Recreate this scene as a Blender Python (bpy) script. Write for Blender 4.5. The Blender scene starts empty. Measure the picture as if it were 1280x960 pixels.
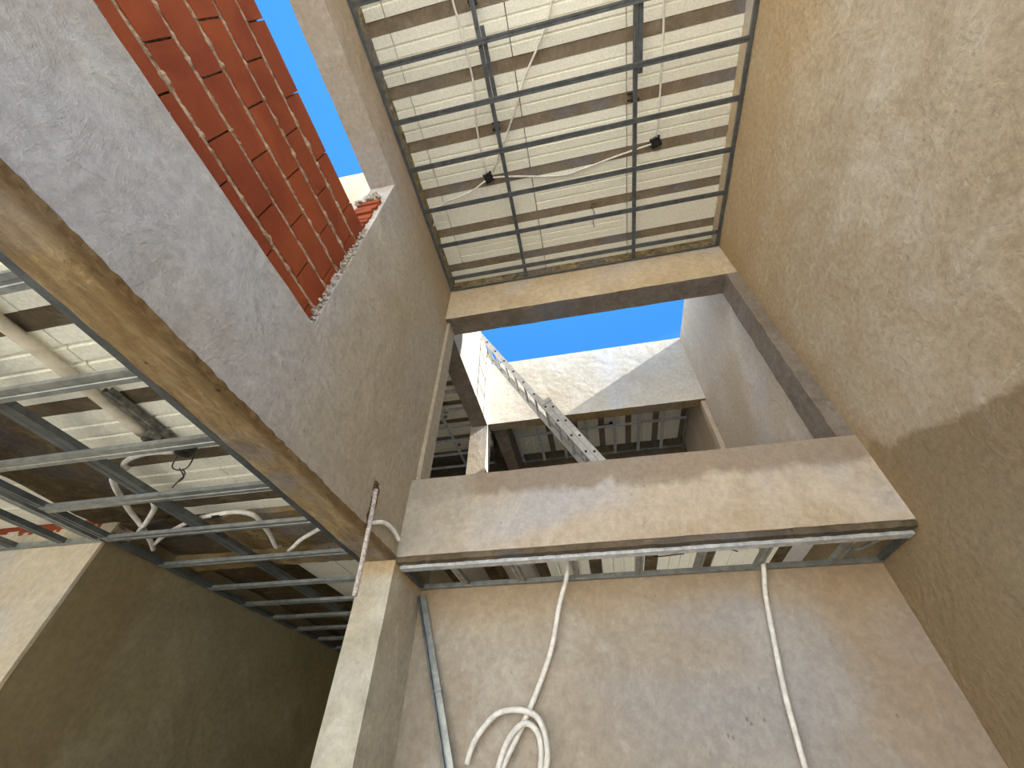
import bpy, math, random
from mathutils import Vector, Matrix, noise

random.seed(7)
S = bpy.context.scene
COL = S.collection
H = 1.5                       # eye height above the floor; coordinates below are written from eye level

# ------------------------------------------------------------------ materials
def nodes(name):
    m = bpy.data.materials.new(name); m.use_nodes = True
    nt = m.node_tree; nt.nodes.clear()
    out = nt.nodes.new('ShaderNodeOutputMaterial'); b = nt.nodes.new('ShaderNodeBsdfPrincipled')
    nt.links.new(b.outputs[0], out.inputs[0])
    return m, nt, b

def lin(c):
    return tuple(((v / 255) / 12.92 if v / 255 <= .04045 else ((v / 255 + .055) / 1.055) ** 2.4) for v in c) + (1,)

def N(nt, t, **k):
    n = nt.nodes.new(t)
    for a, v in k.items():
        setattr(n, a, v)
    return n

def fac_noise(nt, vec, scale, detail=6, rough=.6, dist=0, offs=(0, 0, 0), stretch=(1, 1, 1)):
    mp = N(nt, 'ShaderNodeMapping'); mp.inputs['Location'].default_value = offs; mp.inputs['Scale'].default_value = stretch
    nt.links.new(vec, mp.inputs[0])
    n = N(nt, 'ShaderNodeTexNoise'); n.inputs['Scale'].default_value = scale; n.inputs['Detail'].default_value = detail
    n.inputs['Roughness'].default_value = rough; n.inputs['Distortion'].default_value = dist
    nt.links.new(mp.outputs[0], n.inputs['Vector'])
    return n.outputs['Fac']

def rng(nt, v, a, b, c=0., d=1.):
    n = N(nt, 'ShaderNodeMapRange'); n.inputs['From Min'].default_value = a; n.inputs['From Max'].default_value = b
    n.inputs['To Min'].default_value = c; n.inputs['To Max'].default_value = d
    n.interpolation_type = 'SMOOTHSTEP'
    nt.links.new(v, n.inputs['Value']); return n.outputs[0]

def mth(nt, op, a, b=None):
    n = N(nt, 'ShaderNodeMath', operation=op)
    for i, v in enumerate((a, b)):
        if v is None: continue
        if isinstance(v, (int, float)): n.inputs[i].default_value = v
        else: nt.links.new(v, n.inputs[i])
    return n.outputs[0]

def mix(nt, f, a, b):
    n = N(nt, 'ShaderNodeMix', data_type='RGBA')
    for sock, v in ((n.inputs[0], f), (n.inputs[6], a), (n.inputs[7], b)):
        if isinstance(v, (int, float)): sock.default_value = v
        elif isinstance(v, tuple): sock.default_value = v
        else: nt.links.new(v, sock)
    return n.outputs[2]

def plaster(name, dark, mid, light, seed=0, scale=1.0, bump=.25, pits=.5, masks=(), stretch=(1, 1, 1), contrast=1., rough=.9, fine=.12, streak=.55, drift_k=.6):
    """Trowelled cement plaster: cloudy patches, fine grain, small pits, optional stains with a shape of their own.
    masks: (axis, from, to, noise amplitude, colour, strength[, noise scale])"""
    m, nt, b = nodes(name)
    geo = N(nt, 'ShaderNodeNewGeometry'); pos = geo.outputs['Position']
    o = (seed * 3.1, seed * 1.7, seed * 2.3)
    cloud = fac_noise(nt, pos, 1.1 * scale, 7, .62, 1.3, o, stretch)
    cl2 = fac_noise(nt, pos, 3.2 * scale, 8, .65, .8, (o[1], o[2], o[0]), stretch)
    grain = fac_noise(nt, pos, 26, 8, .7, 0, o)
    h = .5 / contrast
    f1 = rng(nt, cloud, .5 - .30 * h * 2, .5 + .22 * h * 2)
    c = mix(nt, f1, lin(dark), lin(mid))
    f2 = rng(nt, cl2, .46, .46 + .32 / contrast)
    c = mix(nt, mth(nt, 'MULTIPLY', f2, .7), c, lin(light))
    f3 = rng(nt, cl2, .46, .22)
    c = mix(nt, mth(nt, 'MULTIPLY', f3, .45), c, lin(dark))
    drift = fac_noise(nt, pos, .55 * scale, 3, .5, .6, (o[2], o[0] + 5, o[1]))
    gm = tuple(int(.34 * sum(mid) + .0 * v) - d for v, d in zip(mid, (4, 2, -4)))
    c = mix(nt, rng(nt, drift, .50, .68, 0, drift_k), c, lin(gm))
    wm = tuple(max(0, int(v * k)) for v, k in zip(mid, (.91, .86, .78)))
    c = mix(nt, rng(nt, drift, .48, .32, 0, drift_k), c, lin(wm))
    ms = N(nt, 'ShaderNodeMapping'); ms.inputs['Rotation'].default_value = (.6 + seed, .5, .7 + seed * .3); nt.links.new(pos, ms.inputs[0])
    stk = fac_noise(nt, ms.outputs[0], 2.2, 8, .72, 2.2, o, (.5, 4.5, 1.5))
    c = mix(nt, rng(nt, stk, .56, .72, 0, streak), c, lin(light))
    c = mix(nt, rng(nt, stk, .42, .28, 0, streak * .8), c, lin(tuple(int(v * .86) for v in dark)))
    sep = N(nt, 'ShaderNodeSeparateXYZ'); nt.links.new(pos, sep.inputs[0])
    for mk in masks:
        ax, a, bb, na, colr, st = mk[:6]; ns = mk[6] if len(mk) > 6 else 2.5
        nz = fac_noise(nt, pos, ns, 6, .6, .5, (seed, 4, ax))
        v = mth(nt, 'ADD', sep.outputs[min(ax, 2)], mth(nt, 'MULTIPLY', mth(nt, 'SUBTRACT', nz, .5), na))
        if ax == 3:
            v = mth(nt, 'SUBTRACT', mth(nt, 'ADD', sep.outputs[2], mth(nt, 'MULTIPLY', mth(nt, 'SUBTRACT', nz, .5), na)), mth(nt, 'MULTIPLY', sep.outputs[1], .4))
            f = rng(nt, v, a + H, bb + H)
        else:
            f = rng(nt, v, a + (H if ax == 2 else 0), bb + (H if ax == 2 else 0))
        c = mix(nt, mth(nt, 'MULTIPLY', f, st), c, lin(colr))
    # grain darkens and lightens a little
    g = rng(nt, grain, .3, .7, 1 - fine, 1 + fine)
    mul = N(nt, 'ShaderNodeVectorMath', operation='SCALE'); nt.links.new(c, mul.inputs[0]); nt.links.new(g, mul.inputs['Scale'])
    c = mul.outputs[0]
    if pits:
        vor = N(nt, 'ShaderNodeTexVoronoi'); vor.inputs['Scale'].default_value = 17
        mp = N(nt, 'ShaderNodeMapping'); mp.inputs['Scale'].default_value = (1, 1, .7); nt.links.new(pos, mp.inputs[0]); nt.links.new(mp.outputs[0], vor.inputs['Vector'])
        wh = fac_noise(nt, pos, 1.7, 3, .5, 0, (o[0], 9, 9))
        p = mth(nt, 'MULTIPLY', rng(nt, vor.outputs['Distance'], .17, .09), rng(nt, wh, .55, .66))
        c = mix(nt, mth(nt, 'MULTIPLY', p, pits), c, lin(tuple(int(v * .45) for v in dark)))
    nt.links.new(c, b.inputs['Base Color'])
    b.inputs['Roughness'].default_value = rough
    b.inputs['Specular IOR Level'].default_value = .25
    bp = N(nt, 'ShaderNodeBump'); bp.inputs['Strength'].default_value = bump; bp.inputs['Distance'].default_value = .03
    hh = mth(nt, 'ADD', mth(nt, 'MULTIPLY', cl2, 1.0), mth(nt, 'MULTIPLY', grain, .35))
    nt.links.new(hh, bp.inputs['Height']); nt.links.new(bp.outputs[0], b.inputs['Normal'])
    return m

def simple(name, col, rough=.6, metal=0., var=.15, vscale=8, bump=0., col2=None, spec=.5, stretch=(1, 1, 1)):
    m, nt, b = nodes(name)
    tc = N(nt, 'ShaderNodeNewGeometry').outputs['Position']
    n = fac_noise(nt, tc, vscale, 6, .65, .3, (0, 0, 0), stretch)
    c2 = col2 or tuple(max(0, int(v * (1 - var * 2))) for v in col)
    c = mix(nt, rng(nt, n, .35, .65), lin(c2), lin(col))
    nt.links.new(c, b.inputs['Base Color'])
    b.inputs['Roughness'].default_value = rough; b.inputs['Metallic'].default_value = metal
    b.inputs['Specular IOR Level'].default_value = spec
    if bump:
        bp = N(nt, 'ShaderNodeBump'); bp.inputs['Strength'].default_value = bump; bp.inputs['Distance'].default_value = .01
        nt.links.new(n, bp.inputs['Height']); nt.links.new(bp.outputs[0], b.inputs['Normal'])
    return m

M = {}
M['left'] = plaster('plaster grey', (160, 152, 141), (177, 171, 163), (198, 195, 190), 1, .9, .8, .35, contrast=1.1,
                    masks=[(1, .95, 1.9, .9, (164, 150, 122), .7, 1.2), (2, 3.4, 4.3, .5, (150, 130, 104), .8)])
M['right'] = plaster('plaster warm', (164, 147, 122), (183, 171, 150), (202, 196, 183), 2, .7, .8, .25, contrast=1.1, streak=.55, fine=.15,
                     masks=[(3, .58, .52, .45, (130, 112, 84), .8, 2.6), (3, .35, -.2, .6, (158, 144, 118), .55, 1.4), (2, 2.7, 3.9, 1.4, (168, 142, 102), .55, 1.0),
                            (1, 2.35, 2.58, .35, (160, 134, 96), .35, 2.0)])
M['front'] = plaster('plaster lower front', (158, 145, 128), (174, 163, 146), (192, 186, 174), 3, .9, .4, .45,
                     masks=[(2, .72, 1.0, .3, (172, 148, 114), .6), (0, 1.1, 1.5, .9, (158, 132, 100), .5)])
M['beam'] = plaster('plaster beam', (174, 158, 136), (189, 175, 155), (202, 192, 176), 4, 1.4, .3, .25,
                    masks=[(2, 1.47, 1.56, .32, (140, 124, 106), .85, 3.0), (0, -.75, -1.0, .6, (166, 158, 142), .7)])
M['lintel'] = plaster('plaster lintel', (172, 152, 122), (190, 172, 142), (202, 186, 160), 5, 1.2, .3, .2)
M['raw'] = plaster('raw concrete', (78, 68, 52), (112, 99, 79), (140, 126, 104), 6, 2.2, .9, .8, stretch=(1, 1, 1))
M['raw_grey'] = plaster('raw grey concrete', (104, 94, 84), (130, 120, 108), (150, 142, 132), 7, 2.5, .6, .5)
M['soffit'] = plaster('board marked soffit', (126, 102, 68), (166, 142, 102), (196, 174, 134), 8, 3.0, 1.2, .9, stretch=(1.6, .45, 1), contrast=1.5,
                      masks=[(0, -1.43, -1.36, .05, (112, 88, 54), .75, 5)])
M['raw_dark'] = plaster('dark rough concrete', (70, 58, 36), (104, 88, 60), (134, 116, 84), 9, 3.0, 1.2, .8, contrast=1.2)
M['raw_tan'] = plaster('tan rough concrete', (116, 96, 62), (154, 132, 92), (180, 158, 116), 10, 2.4, 1.0, .9, contrast=1.2)
M['column'] = plaster('plaster column', (166, 158, 140), (192, 186, 168), (210, 206, 192), 11, 1.5, .3, .2,
                      masks=[(2, .93, 1.06, .25, (180, 150, 104), .7)])
M['room'] = plaster('plaster room', (128, 116, 84), (150, 138, 104), (162, 152, 122), 12, .8, .3, .2, drift_k=.1, streak=.25,
                    masks=[(1, 2.62, 2.50, .1, (122, 104, 74), .55, 1.5)])
M['roomend'] = plaster('plaster room pier', (176, 156, 118), (196, 180, 144), (210, 196, 164), 13, 1.0, .3, .2)
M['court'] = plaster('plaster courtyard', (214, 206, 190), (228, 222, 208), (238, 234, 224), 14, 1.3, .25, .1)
M['court_l'] = plaster('plaster courtyard dimmed for sun', (166, 158, 140), (178, 170, 152), (188, 182, 166), 19, 1.3, .2, .1, streak=.2, drift_k=.2)  # same courtyard plaster, darkened so the sunlit face keeps its ladder shadow
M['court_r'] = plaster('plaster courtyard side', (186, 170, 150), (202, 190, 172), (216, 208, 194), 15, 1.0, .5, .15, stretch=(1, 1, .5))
M['joist'] = plaster('joist concrete', (124, 110, 90), (146, 132, 112), (158, 146, 128), 16, 3.0, .6, .7)
M['ground'] = plaster('yard concrete', (224, 218, 206), (234, 229, 218), (240, 236, 228), 17, .6, .3, .1)
M['wallstrip'] = plaster('mortar smeared edge', (96, 84, 56), (134, 118, 84), (182, 164, 124), 18, 4.5, 1.2, .6, contrast=1.8)
M['foam'] = simple('cream foam', (253, 251, 234), .85, 0, .03, 60, .25, spec=.2)
M['galv'] = simple('galvanised steel', (164, 168, 164), .42, .6, .22, 14, .05, col2=(136, 140, 138))
M['galv_dark'] = simple('dull galvanised steel', (112, 116, 116), .5, .6, .2, 12, .05, col2=(92, 96, 98))
M['galv_lit'] = simple('lit galvanised steel', (226, 230, 232), .32, .25, .2, 18, .05, col2=(186, 190, 194))  # paler copy of the steel; stronger courtyard daylight put into its colour
M['tube'] = simple('white conduit', (244, 240, 230), .55, 0, .06, 20)
M['tube_dirty'] = simple('mortar splashed conduit', (206, 196, 186), .7, 0, .2, 60, .4, col2=(150, 138, 128))
M['pipe'] = simple('cream pipe', (222, 212, 188), .5, 0, .06, 12)
M['black'] = simple('black plastic', (30, 29, 30), .5, 0, .2, 40)
M['greybox'] = simple('grey plastic box', (124, 122, 110), .55, 0, .25, 30)
M['wire'] = simple('dark wire', (48, 40, 34), .5, 0, .1, 30)
M['alu'] = simple('aluminium', (206, 204, 200), .4, .3, .14, 14, .02, col2=(184, 181, 176))
M['timber'] = simple('weathered batten', (150, 146, 138), .8, 0, .25, 30, .5, col2=(104, 98, 90), stretch=(1, 1, .15))
M['chunk'] = simple('broken mortar', (188, 180, 168), .9, 0, .25, 40, .8, col2=(120, 106, 88))
M['label'] = simple('paper sticker', (226, 224, 218), .6, 0, .05, 40)

def brick_mat():
    m, nt, b = nodes('red ceramic block')
    pos = N(nt, 'ShaderNodeNewGeometry').outputs['Position']
    big = fac_noise(nt, pos, 2.6, 6, .6, .5)
    c = mix(nt, rng(nt, big, .35, .65), lin((128, 56, 26)), lin((150, 72, 34)))
    att = N(nt, 'ShaderNodeAttribute'); att.attribute_name = 'tone'
    c = mix(nt, mth(nt, 'MULTIPLY', att.outputs['Fac'], .22), c, lin((114, 50, 28)))
    sm = fac_noise(nt, pos, 9, 8, .7, .2)
    c = mix(nt, rng(nt, sm, .62, .74, 0, .5), c, lin((150, 104, 84)))
    wv = N(nt, 'ShaderNodeTexWave', wave_type='BANDS', bands_direction='Z'); wv.inputs['Scale'].default_value = 38; wv.inputs['Distortion'].default_value = .3
    nt.links.new(pos, wv.inputs['Vector'])
    c = mix(nt, mth(nt, 'MULTIPLY', wv.outputs['Fac'], .22), c, lin((106, 38, 18)))
    nt.links.new(c, b.inputs['Base Color']); b.inputs['Roughness'].default_value = .75; b.inputs['Specular IOR Level'].default_value = .3
    bp = N(nt, 'ShaderNodeBump'); bp.inputs['Strength'].default_value = .5; bp.inputs['Distance'].default_value = .004
    nt.links.new(wv.outputs['Fac'], bp.inputs['Height']); nt.links.new(bp.outputs[0], b.inputs['Normal'])
    return m
M['brick'] = brick_mat()
M['mortar'] = simple('mortar joint', (176, 156, 132), .95, 0, .2, 26, 1.0, col2=(120, 92, 70))

# ------------------------------------------------------------------ mesh helper
class MB:
    def __init__(s): s.v = []; s.f = []; s.mi = []; s.tone = []
    def quad(s, a, b, c, d, mi=0):
        n = len(s.v); s.v += [a, b, c, d]; s.f.append((n, n + 1, n + 2, n + 3)); s.mi.append(mi)
    def box(s, x0, x1, y0, y1, z0, z1, mi=0):
        n = len(s.v)
        s.v += [(x, y, z) for z in (z0, z1) for y in (y0, y1) for x in (x0, x1)]
        for f in ((0, 2, 3, 1), (4, 5, 7, 6), (0, 1, 5, 4), (2, 6, 7, 3), (0, 4, 6, 2), (1, 3, 7, 5)):
            s.f.append(tuple(n + i for i in f)); s.mi.append(mi)
        return s
    def obox(s, c, ax, sz, mi=0):
        """box with centre c, axes ax (3 unit vectors), full sizes sz"""
        n = len(s.v); c = Vector(c)
        for k in (-.5, .5):
            for j in (-.5, .5):
                for i in (-.5, .5):
                    s.v.append(tuple(c + ax[0] * sz[0] * i + ax[1] * sz[1] * j + ax[2] * sz[2] * k))
        for f in ((0, 2, 3, 1), (4, 5, 7, 6), (0, 1, 5, 4), (2, 6, 7, 3), (0, 4, 6, 2), (1, 3, 7, 5)):
            s.f.append(tuple(n + i for i in f)); s.mi.append(mi)
    def sweep(s, prof, p0, p1, up=(0, 0, 1), mi=0, caps=False):
        """open profile [(side, up)] extruded from p0 to p1"""
        p0 = Vector(p0); p1 = Vector(p1); d = (p1 - p0).normalized(); up = Vector(up)
        sd = d.cross(up).normalized(); u = sd.cross(d)
        n = len(s.v)
        for p in (p0, p1):
            for a, b in prof: s.v.append(tuple(p + sd * a + u * b))
        k = len(prof)
        for i in range(k - 1):
            s.f.append((n + i, n + i + 1, n + k + i + 1, n + k + i)); s.mi.append(mi)
        if caps:
            s.f.append((n + k - 1, n, n + k, n + 2 * k - 1)); s.mi.append(mi)
            s.f.append(tuple(n + i for i in range(k))); s.mi.append(mi)
            s.f.append(tuple(n + 2 * k - 1 - i for i in range(k))); s.mi.append(mi)
    def tube(s, pts, r, seg=10, rings=None, mi=0, smooth=6):
        P = [Vector(p) for p in pts]
        if smooth and len(P) > 2:
            Q = []
            for i in range(len(P) - 1):
                a = P[max(i - 1, 0)]; b = P[i]; c = P[i + 1]; d = P[min(i + 2, len(P) - 1)]
                for k in range(smooth):
                    t = k / smooth
                    Q.append(.5 * ((2 * b) + (c - a) * t + (2 * a - 5 * b + 4 * c - d) * t * t + (3 * b - a - 3 * c + d) * t ** 3))
            Q.append(P[-1]); P = Q
        n0 = len(s.v); prev = None
        for i, p in enumerate(P):
            t = (P[min(i + 1, len(P) - 1)] - P[max(i - 1, 0)]).normalized()
            if prev is None:
                a = t.orthogonal().normalized()
            else:
                a = (prev - t * prev.dot(t)).normalized()
            prev = a; b = t.cross(a)
            for k in range(seg):
                w = 2 * math.pi * k / seg
                s.v.append(tuple(p + (a * math.cos(w) + b * math.sin(w)) * r))
        for i in range(len(P) - 1):
            for k in range(seg):
                k2 = (k + 1) % seg
                s.f.append((n0 + i * seg + k, n0 + i * seg + k2, n0 + (i + 1) * seg + k2, n0 + (i + 1) * seg + k)); s.mi.append(mi)
        s.f.append(tuple(n0 + k for k in reversed(range(seg)))); s.mi.append(mi)
        s.f.append(tuple(n0 + (len(P) - 1) * seg + k for k in range(seg))); s.mi.append(mi)
    def cyl(s, c, d, r, h, seg=20, mi=0):
        c = Vector(c); d = Vector(d).normalized()
        s.tube([c - d * h / 2, c + d * h / 2], r, seg, mi=mi, smooth=0)
    def grid(s, axis, a, ulim, vlim, holes=(), res=.07, mi=0, thick=None):
        """panel normal to axis at a (thick towards a+thick), with rectangular holes"""
        def brk(lim, hs):
            cuts = sorted({lim[0], lim[1]} | {min(max(h, lim[0]), lim[1]) for h in hs})
            o = []
            for p, q in zip(cuts[:-1], cuts[1:]):
                k = max(1, int(math.ceil((q - p) / res)))
                o += [p + (q - p) * i / k for i in range(k)]
            return o + [lim[1]]
        U = brk(ulim, [h for q in holes for h in q[:2]]); V = brk(vlim, [h for q in holes for h in q[2:]])
        def P(w, u, v):
            return {0: (w, u, v), 1: (u, w, v), 2: (u, v, w)}[axis]
        W = (a, a + thick) if thick else (a,)
        idx = {}
        def vid(w, i, j):
            key = (w, i, j)
            if key not in idx: idx[key] = len(s.v); s.v.append(P(W[w], U[i], V[j]))
            return idx[key]
        solid = {}
        for i in range(len(U) - 1):
            for j in range(len(V) - 1):
                uc = (U[i] + U[i + 1]) / 2; vc = (V[j] + V[j + 1]) / 2
                solid[i, j] = not any(h[0] < uc < h[1] and h[2] < vc < h[3] for h in holes)
        for (i, j), ok in solid.items():
            if not ok: continue
            for w in range(len(W)):
                q = [vid(w, i, j), vid(w, i + 1, j), vid(w, i + 1, j + 1), vid(w, i, j + 1)]
                s.f.append(tuple(q if w else reversed(q))); s.mi.append(mi)
            if thick:
                for di, dj, e in ((-1, 0, ((i, j), (i, j + 1))), (1, 0, ((i + 1, j + 1), (i + 1, j))), (0, -1, ((i + 1, j), (i, j))), (0, 1, ((i, j + 1), (i + 1, j + 1)))):
                    if not solid.get((i + di, j + dj), False):
                        (a0, b0), (a1, b1) = e
                        kk = max(1, int(round(abs(thick) / res)))
                        s.f.append((vid(0, a0, b0), vid(0, a1, b1), vid(1, a1, b1), vid(1, a0, b0))); s.mi.append(mi)
        return s
    def rough(s, amp, freq=9., big=0.):
        out = []
        for p in s.v:
            q = Vector(p)
            d = noise.noise_vector(q * freq) * amp + noise.noise_vector(q * 1.3) * big
            out.append(tuple(q + d))
        s.v = out; return s
    def build(s, name, mats, parent=None, org=None, smooth=False, bevel=0):
        if not isinstance(mats, (list, tuple)): mats = [mats]
        if parent is not None:
            o0 = Vector(parent['_o']) if '_o' in parent else Vector((0, 0, 0))
            org = o0; loc = Vector((0, 0, 0))
        else:
            if org is None:
                xs, ys, zs = zip(*s.v)
                org = ((min(xs) + max(xs)) / 2, (min(ys) + max(ys)) / 2, min(zs))
            org = Vector(org); loc = org + Vector((0, 0, H))
        me = bpy.data.meshes.new(name)
        me.from_pydata([tuple(Vector(p) - org) for p in s.v], [], s.f)
        for m in mats: me.materials.append(m)
        me.polygons.foreach_set('material_index', s.mi)
        if s.tone:
            at = me.attributes.new('tone', 'FLOAT', 'POINT'); at.data.foreach_set('value', s.tone)
        if smooth: me.polygons.foreach_set('use_smooth', [True] * len(s.f))
        me.update()
        import bmesh
        bm = bmesh.new(); bm.from_mesh(me); bmesh.ops.recalc_face_normals(bm, faces=bm.faces)
        if bevel:
            bmesh.ops.bevel(bm, geom=bm.edges[:], offset=bevel, segments=1, affect='EDGES')
        bm.to_mesh(me); bm.free()
        o = bpy.data.objects.new(name, me); COL.objects.link(o)
        o.location = loc
        if parent is not None: o.parent = parent; o['_o'] = list(org)
        return o

def thing(name, label, cat, org, group=None):
    e = bpy.data.objects.new(name, None); COL.objects.link(e)
    e.empty_display_size = .1; e.location = Vector(org) + Vector((0, 0, H)); e['_o'] = list(org)
    e['label'] = label; e['category'] = cat
    if group: e['group'] = group
    return e
def tag(o, label, cat, group=None):
    o['label'] = label; o['category'] = cat
    if group: o['group'] = group
    return o
def struct(o): o['kind'] = 'structure'; return o
def g(axis, a, u, v, thick, holes=(), res=.07, amp=.004, freq=9., big=0., mi=0):
    return MB().grid(axis, a, u, v, holes, res, mi, thick).rough(amp, freq, big)

ORD = ['first', 'second', 'third', 'fourth', 'fifth', 'sixth', 'seventh', 'eighth', 'ninth', 'tenth', 'eleventh', 'twelfth', 'thirteenth']
XL, XR, YD = -1.344, 1.80, 2.60          # left wall face, right wall face, beam face

# ------------------------------------------------------------------ shell of the tall void
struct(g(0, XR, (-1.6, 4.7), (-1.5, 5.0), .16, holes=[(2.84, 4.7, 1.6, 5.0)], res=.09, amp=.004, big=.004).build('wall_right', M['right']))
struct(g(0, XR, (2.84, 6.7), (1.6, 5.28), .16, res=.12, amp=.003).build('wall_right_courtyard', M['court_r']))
struct(g(0, XL, (-1.6, 2.84), (1.095, 4.9), -.236, holes=[(-1.2, 1.12, 1.775, 3.85)], res=.05, amp=.004, big=.003).build('wall_left', [M['left'], M['soffit']]))
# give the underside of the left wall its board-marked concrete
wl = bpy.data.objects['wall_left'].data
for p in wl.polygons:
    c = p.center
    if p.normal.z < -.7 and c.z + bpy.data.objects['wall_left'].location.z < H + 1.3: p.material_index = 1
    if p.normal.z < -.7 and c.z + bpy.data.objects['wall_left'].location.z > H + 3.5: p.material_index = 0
struct(g(1, 3.11, (-1.58, XR), (-1.5, 1.065), .14, res=.09, amp=.004).build('wall_front', M['front']))
struct(MB().grid(2, -1.5, (-6, 6.5), (-14, 7), (), .8).build('floor', M['ground']))

# corner column under the left wall
tag(g(0, XL, (YD, 3.12), (-1.5, 1.09), -.232, res=.06, amp=.0025).build('concrete_column', M['column']),
    'pale plastered concrete column at the inner corner of the void, under the left wall', 'column')
# spandrel beam and lintel across the opening
tag(g(1, YD, (XL, XR), (1.11, 1.705), .15, res=.06, amp=.003, big=.004).build('spandrel_beam', M['beam']),
    'deep beige plastered beam spanning the void below the courtyard opening', 'beam')
lb = MB().grid(1, YD, (XL, XR), (3.80, 5.0), (), .07, 0, .24).rough(.004)
lo = lb.build('lintel_beam', [M['lintel'], M['raw_grey'], M['wallstrip']])
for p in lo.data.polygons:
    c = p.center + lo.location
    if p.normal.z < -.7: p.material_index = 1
    elif p.normal.y < -.7 and c.z > H + 4.37: p.material_index = 2
tag(lo, 'plastered lintel beam over the courtyard opening with a dark grey underside', 'beam')
# parapet of the roof above the lintel
struct(g(1, YD, (-1.6, 1.96), (5.0, 6.4), .24, res=.3, amp=.003).build('trim_1', M['court']))
# grey raw strip where the spandrel underside was left unplastered
struct(g(1, YD + .012, (XL, XR), (1.075, 1.118), .13, res=.05, amp=.006, freq=20).build('trim_2', M['raw']))
# jamb pier on the right side of the opening
tag(g(0, 1.69, (YD + .004, 2.84), (1.70, 3.81), .13, res=.06, amp=.006).build('jamb_pier', M['raw_grey']),
    'slim grey concrete pier at the blank wall side of the courtyard opening', 'pier')
tag(g(0, 1.735, (4.75, 4.86), (1.6, 3.94), .06, res=.08, amp=.003).build('jamb_pier', M['court_r']),
    'narrow grey pier at the far corner of the courtyard, under the back parapet wall', 'pier')
tag(g(0, XL + .035, (2.66, 2.84), (1.70, 3.81), -.05, res=.06, amp=.003).build('jamb_pier', M['left']),
    'pale plastered reveal beside the courtyard opening at the end of the left wall', 'pier')

# ------------------------------------------------------------------ roof slab with foam blocks and joists
def foam_block(x0, x1, y0, y1, z, ribs=True, along='x', h=.11):
    """underside with three shallow grooves running the length of the block"""
    b = MB(); w = y1 - y0 if along == 'x' else x1 - x0
    prof = [(0, h), (0, 0)]
    if ribs:
        for k in (1, 2, 3):
            c = w * k / 4
            prof += [(c - .011, 0), (c - .006, .010), (c + .006, .010), (c + .011, 0)]
    prof += [(w, 0), (w, h)]
    n = len(prof)
    for e in (0, 1):
        for a, u in prof:
            if along == 'x': b.v.append(((x0, x1)[e], y0 + a, z + u))
            else: b.v.append((x0 + a, (y0, y1)[e], z + u))
    for i in range(n - 1):
        b.f.append((i, i + 1, n + i + 1, n + i)); b.mi.append(0)
    b.f.append((n - 1, 0, n, 2 * n - 1)); b.mi.append(0)
    b.f.append(tuple(range(n))); b.mi.append(0); b.f.append(tuple(range(2 * n - 1, n - 1, -1))); b.mi.append(0)
    return b

ZJ = 4.555
jy = [-.39 + .457 * k for k in range(7)]                    # near edge of each joist
jy[-1] = 2.345
rows = []
for k, y in enumerate(jy):
    m = len(jy) - 1 - k
    tag(g(1, y, (XL + .01, XR - .01), (ZJ + .004, ZJ + .13), .095, res=.07, amp=.0035, freq=14).build('concrete_joist', M['joist']),
        f'concrete roof joist above the metal grid, {ORD[m]} from the lintel', 'joist', 'joists of the roof over the tall void')
rowspan = [(jy[k] + .098, jy[k + 1] - .003) for k in range(len(jy) - 1)] + [(jy[-1] + .098, 2.60)]
cuts = [XL + .012, -1.14, -.150, .825, XR - .012]
colname = ['short, against left wall', 'second from the left wall', 'third from the left wall', 'nearest the blank wall']
for k, (a, b_) in enumerate(rowspan):
    m = len(rowspan) - 1 - k
    for q in range(4):
        ja = random.uniform(-.012, .012) if 0 < q else 0
        flat = (k == 4 and q == 1) or (k == 5 and q == 3) or (k == 5 and q == 0) or k == 6
        bl = foam_block(cuts[q] + .004, cuts[q + 1] - .004 , a, b_, ZJ + random.uniform(-.004, .002), not flat)
        tag(bl.build('foam_block', M['foam']),
            f'cream foam block over the tall void, {ORD[m]} row from lintel, {colname[q]}', 'foam block', 'foam blocks in the roof of the tall void')
struct(MB().box(-1.58, 1.96, -1.6, 2.6, ZJ + .12, 4.95).build('ceiling', M['raw_grey']))
# mortar smeared edges of the side walls above the metal grid
struct(g(0, XL + .03, (-.6, 2.6), (4.40, 4.56), -.03, res=.04, amp=.010, freq=16).build('trim_3', M['wallstrip']))
struct(g(0, XR - .022, (-.6, 2.6), (4.40, 4.56), .03, res=.04, amp=.008, freq=16).build('trim_4', M['lintel']))

# ------------------------------------------------------------------ galvanised grid
def chan(w=.05, h=.02, lip=.008, rib=.004):
    """channel seen from below: web with a pressed rib, sides up, small lips"""
    return [(-w / 2 + lip, h), (-w / 2, h), (-w / 2, 0), (-w * .14, 0), (-w * .09, rib), (w * .09, rib), (w * .14, 0), (w / 2, 0), (w / 2, h), (w / 2 - lip, h)]
def solidify(o, t=.0012):
    md = o.modifiers.new('sheet', 'SOLIDIFY'); md.thickness = t; md.offset = 0
    return o
def channel(name, p0, p1, parent, mat, w=.05, h=.02, up=(0, 0, 1)):
    b = MB(); b.sweep(chan(w, h), p0, p1, up)
    return solidify(b.build(name, mat, parent))
def ltrack(name, p0, p1, parent, mat, w=.03, h=.03, up=(0, 0, 1)):
    b = MB(); b.sweep([(-w / 2, h), (-w / 2, 0), (w / 2, 0), (w / 2, h)], p0, p1, up)
    return solidify(b.build(name, mat, parent))
def hanger(p, parent, ztop, mat):
    b = MB(); x, y, z = p
    b.tube([(x, y, z + .02), (x, y, ztop)], .004, 6, smooth=0)
    b.box(x - .035, x + .035, y - .012, y + .012, z + .005, z + .055)
    b.box(x - .045, x + .03, y + .02, y + .032, ztop - .03, ztop - .012); b.box(x - .045, x + .03, y - .03, y - .018, ztop - .03, ztop - .012)
    return b.build('hanger', mat, parent)

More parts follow.
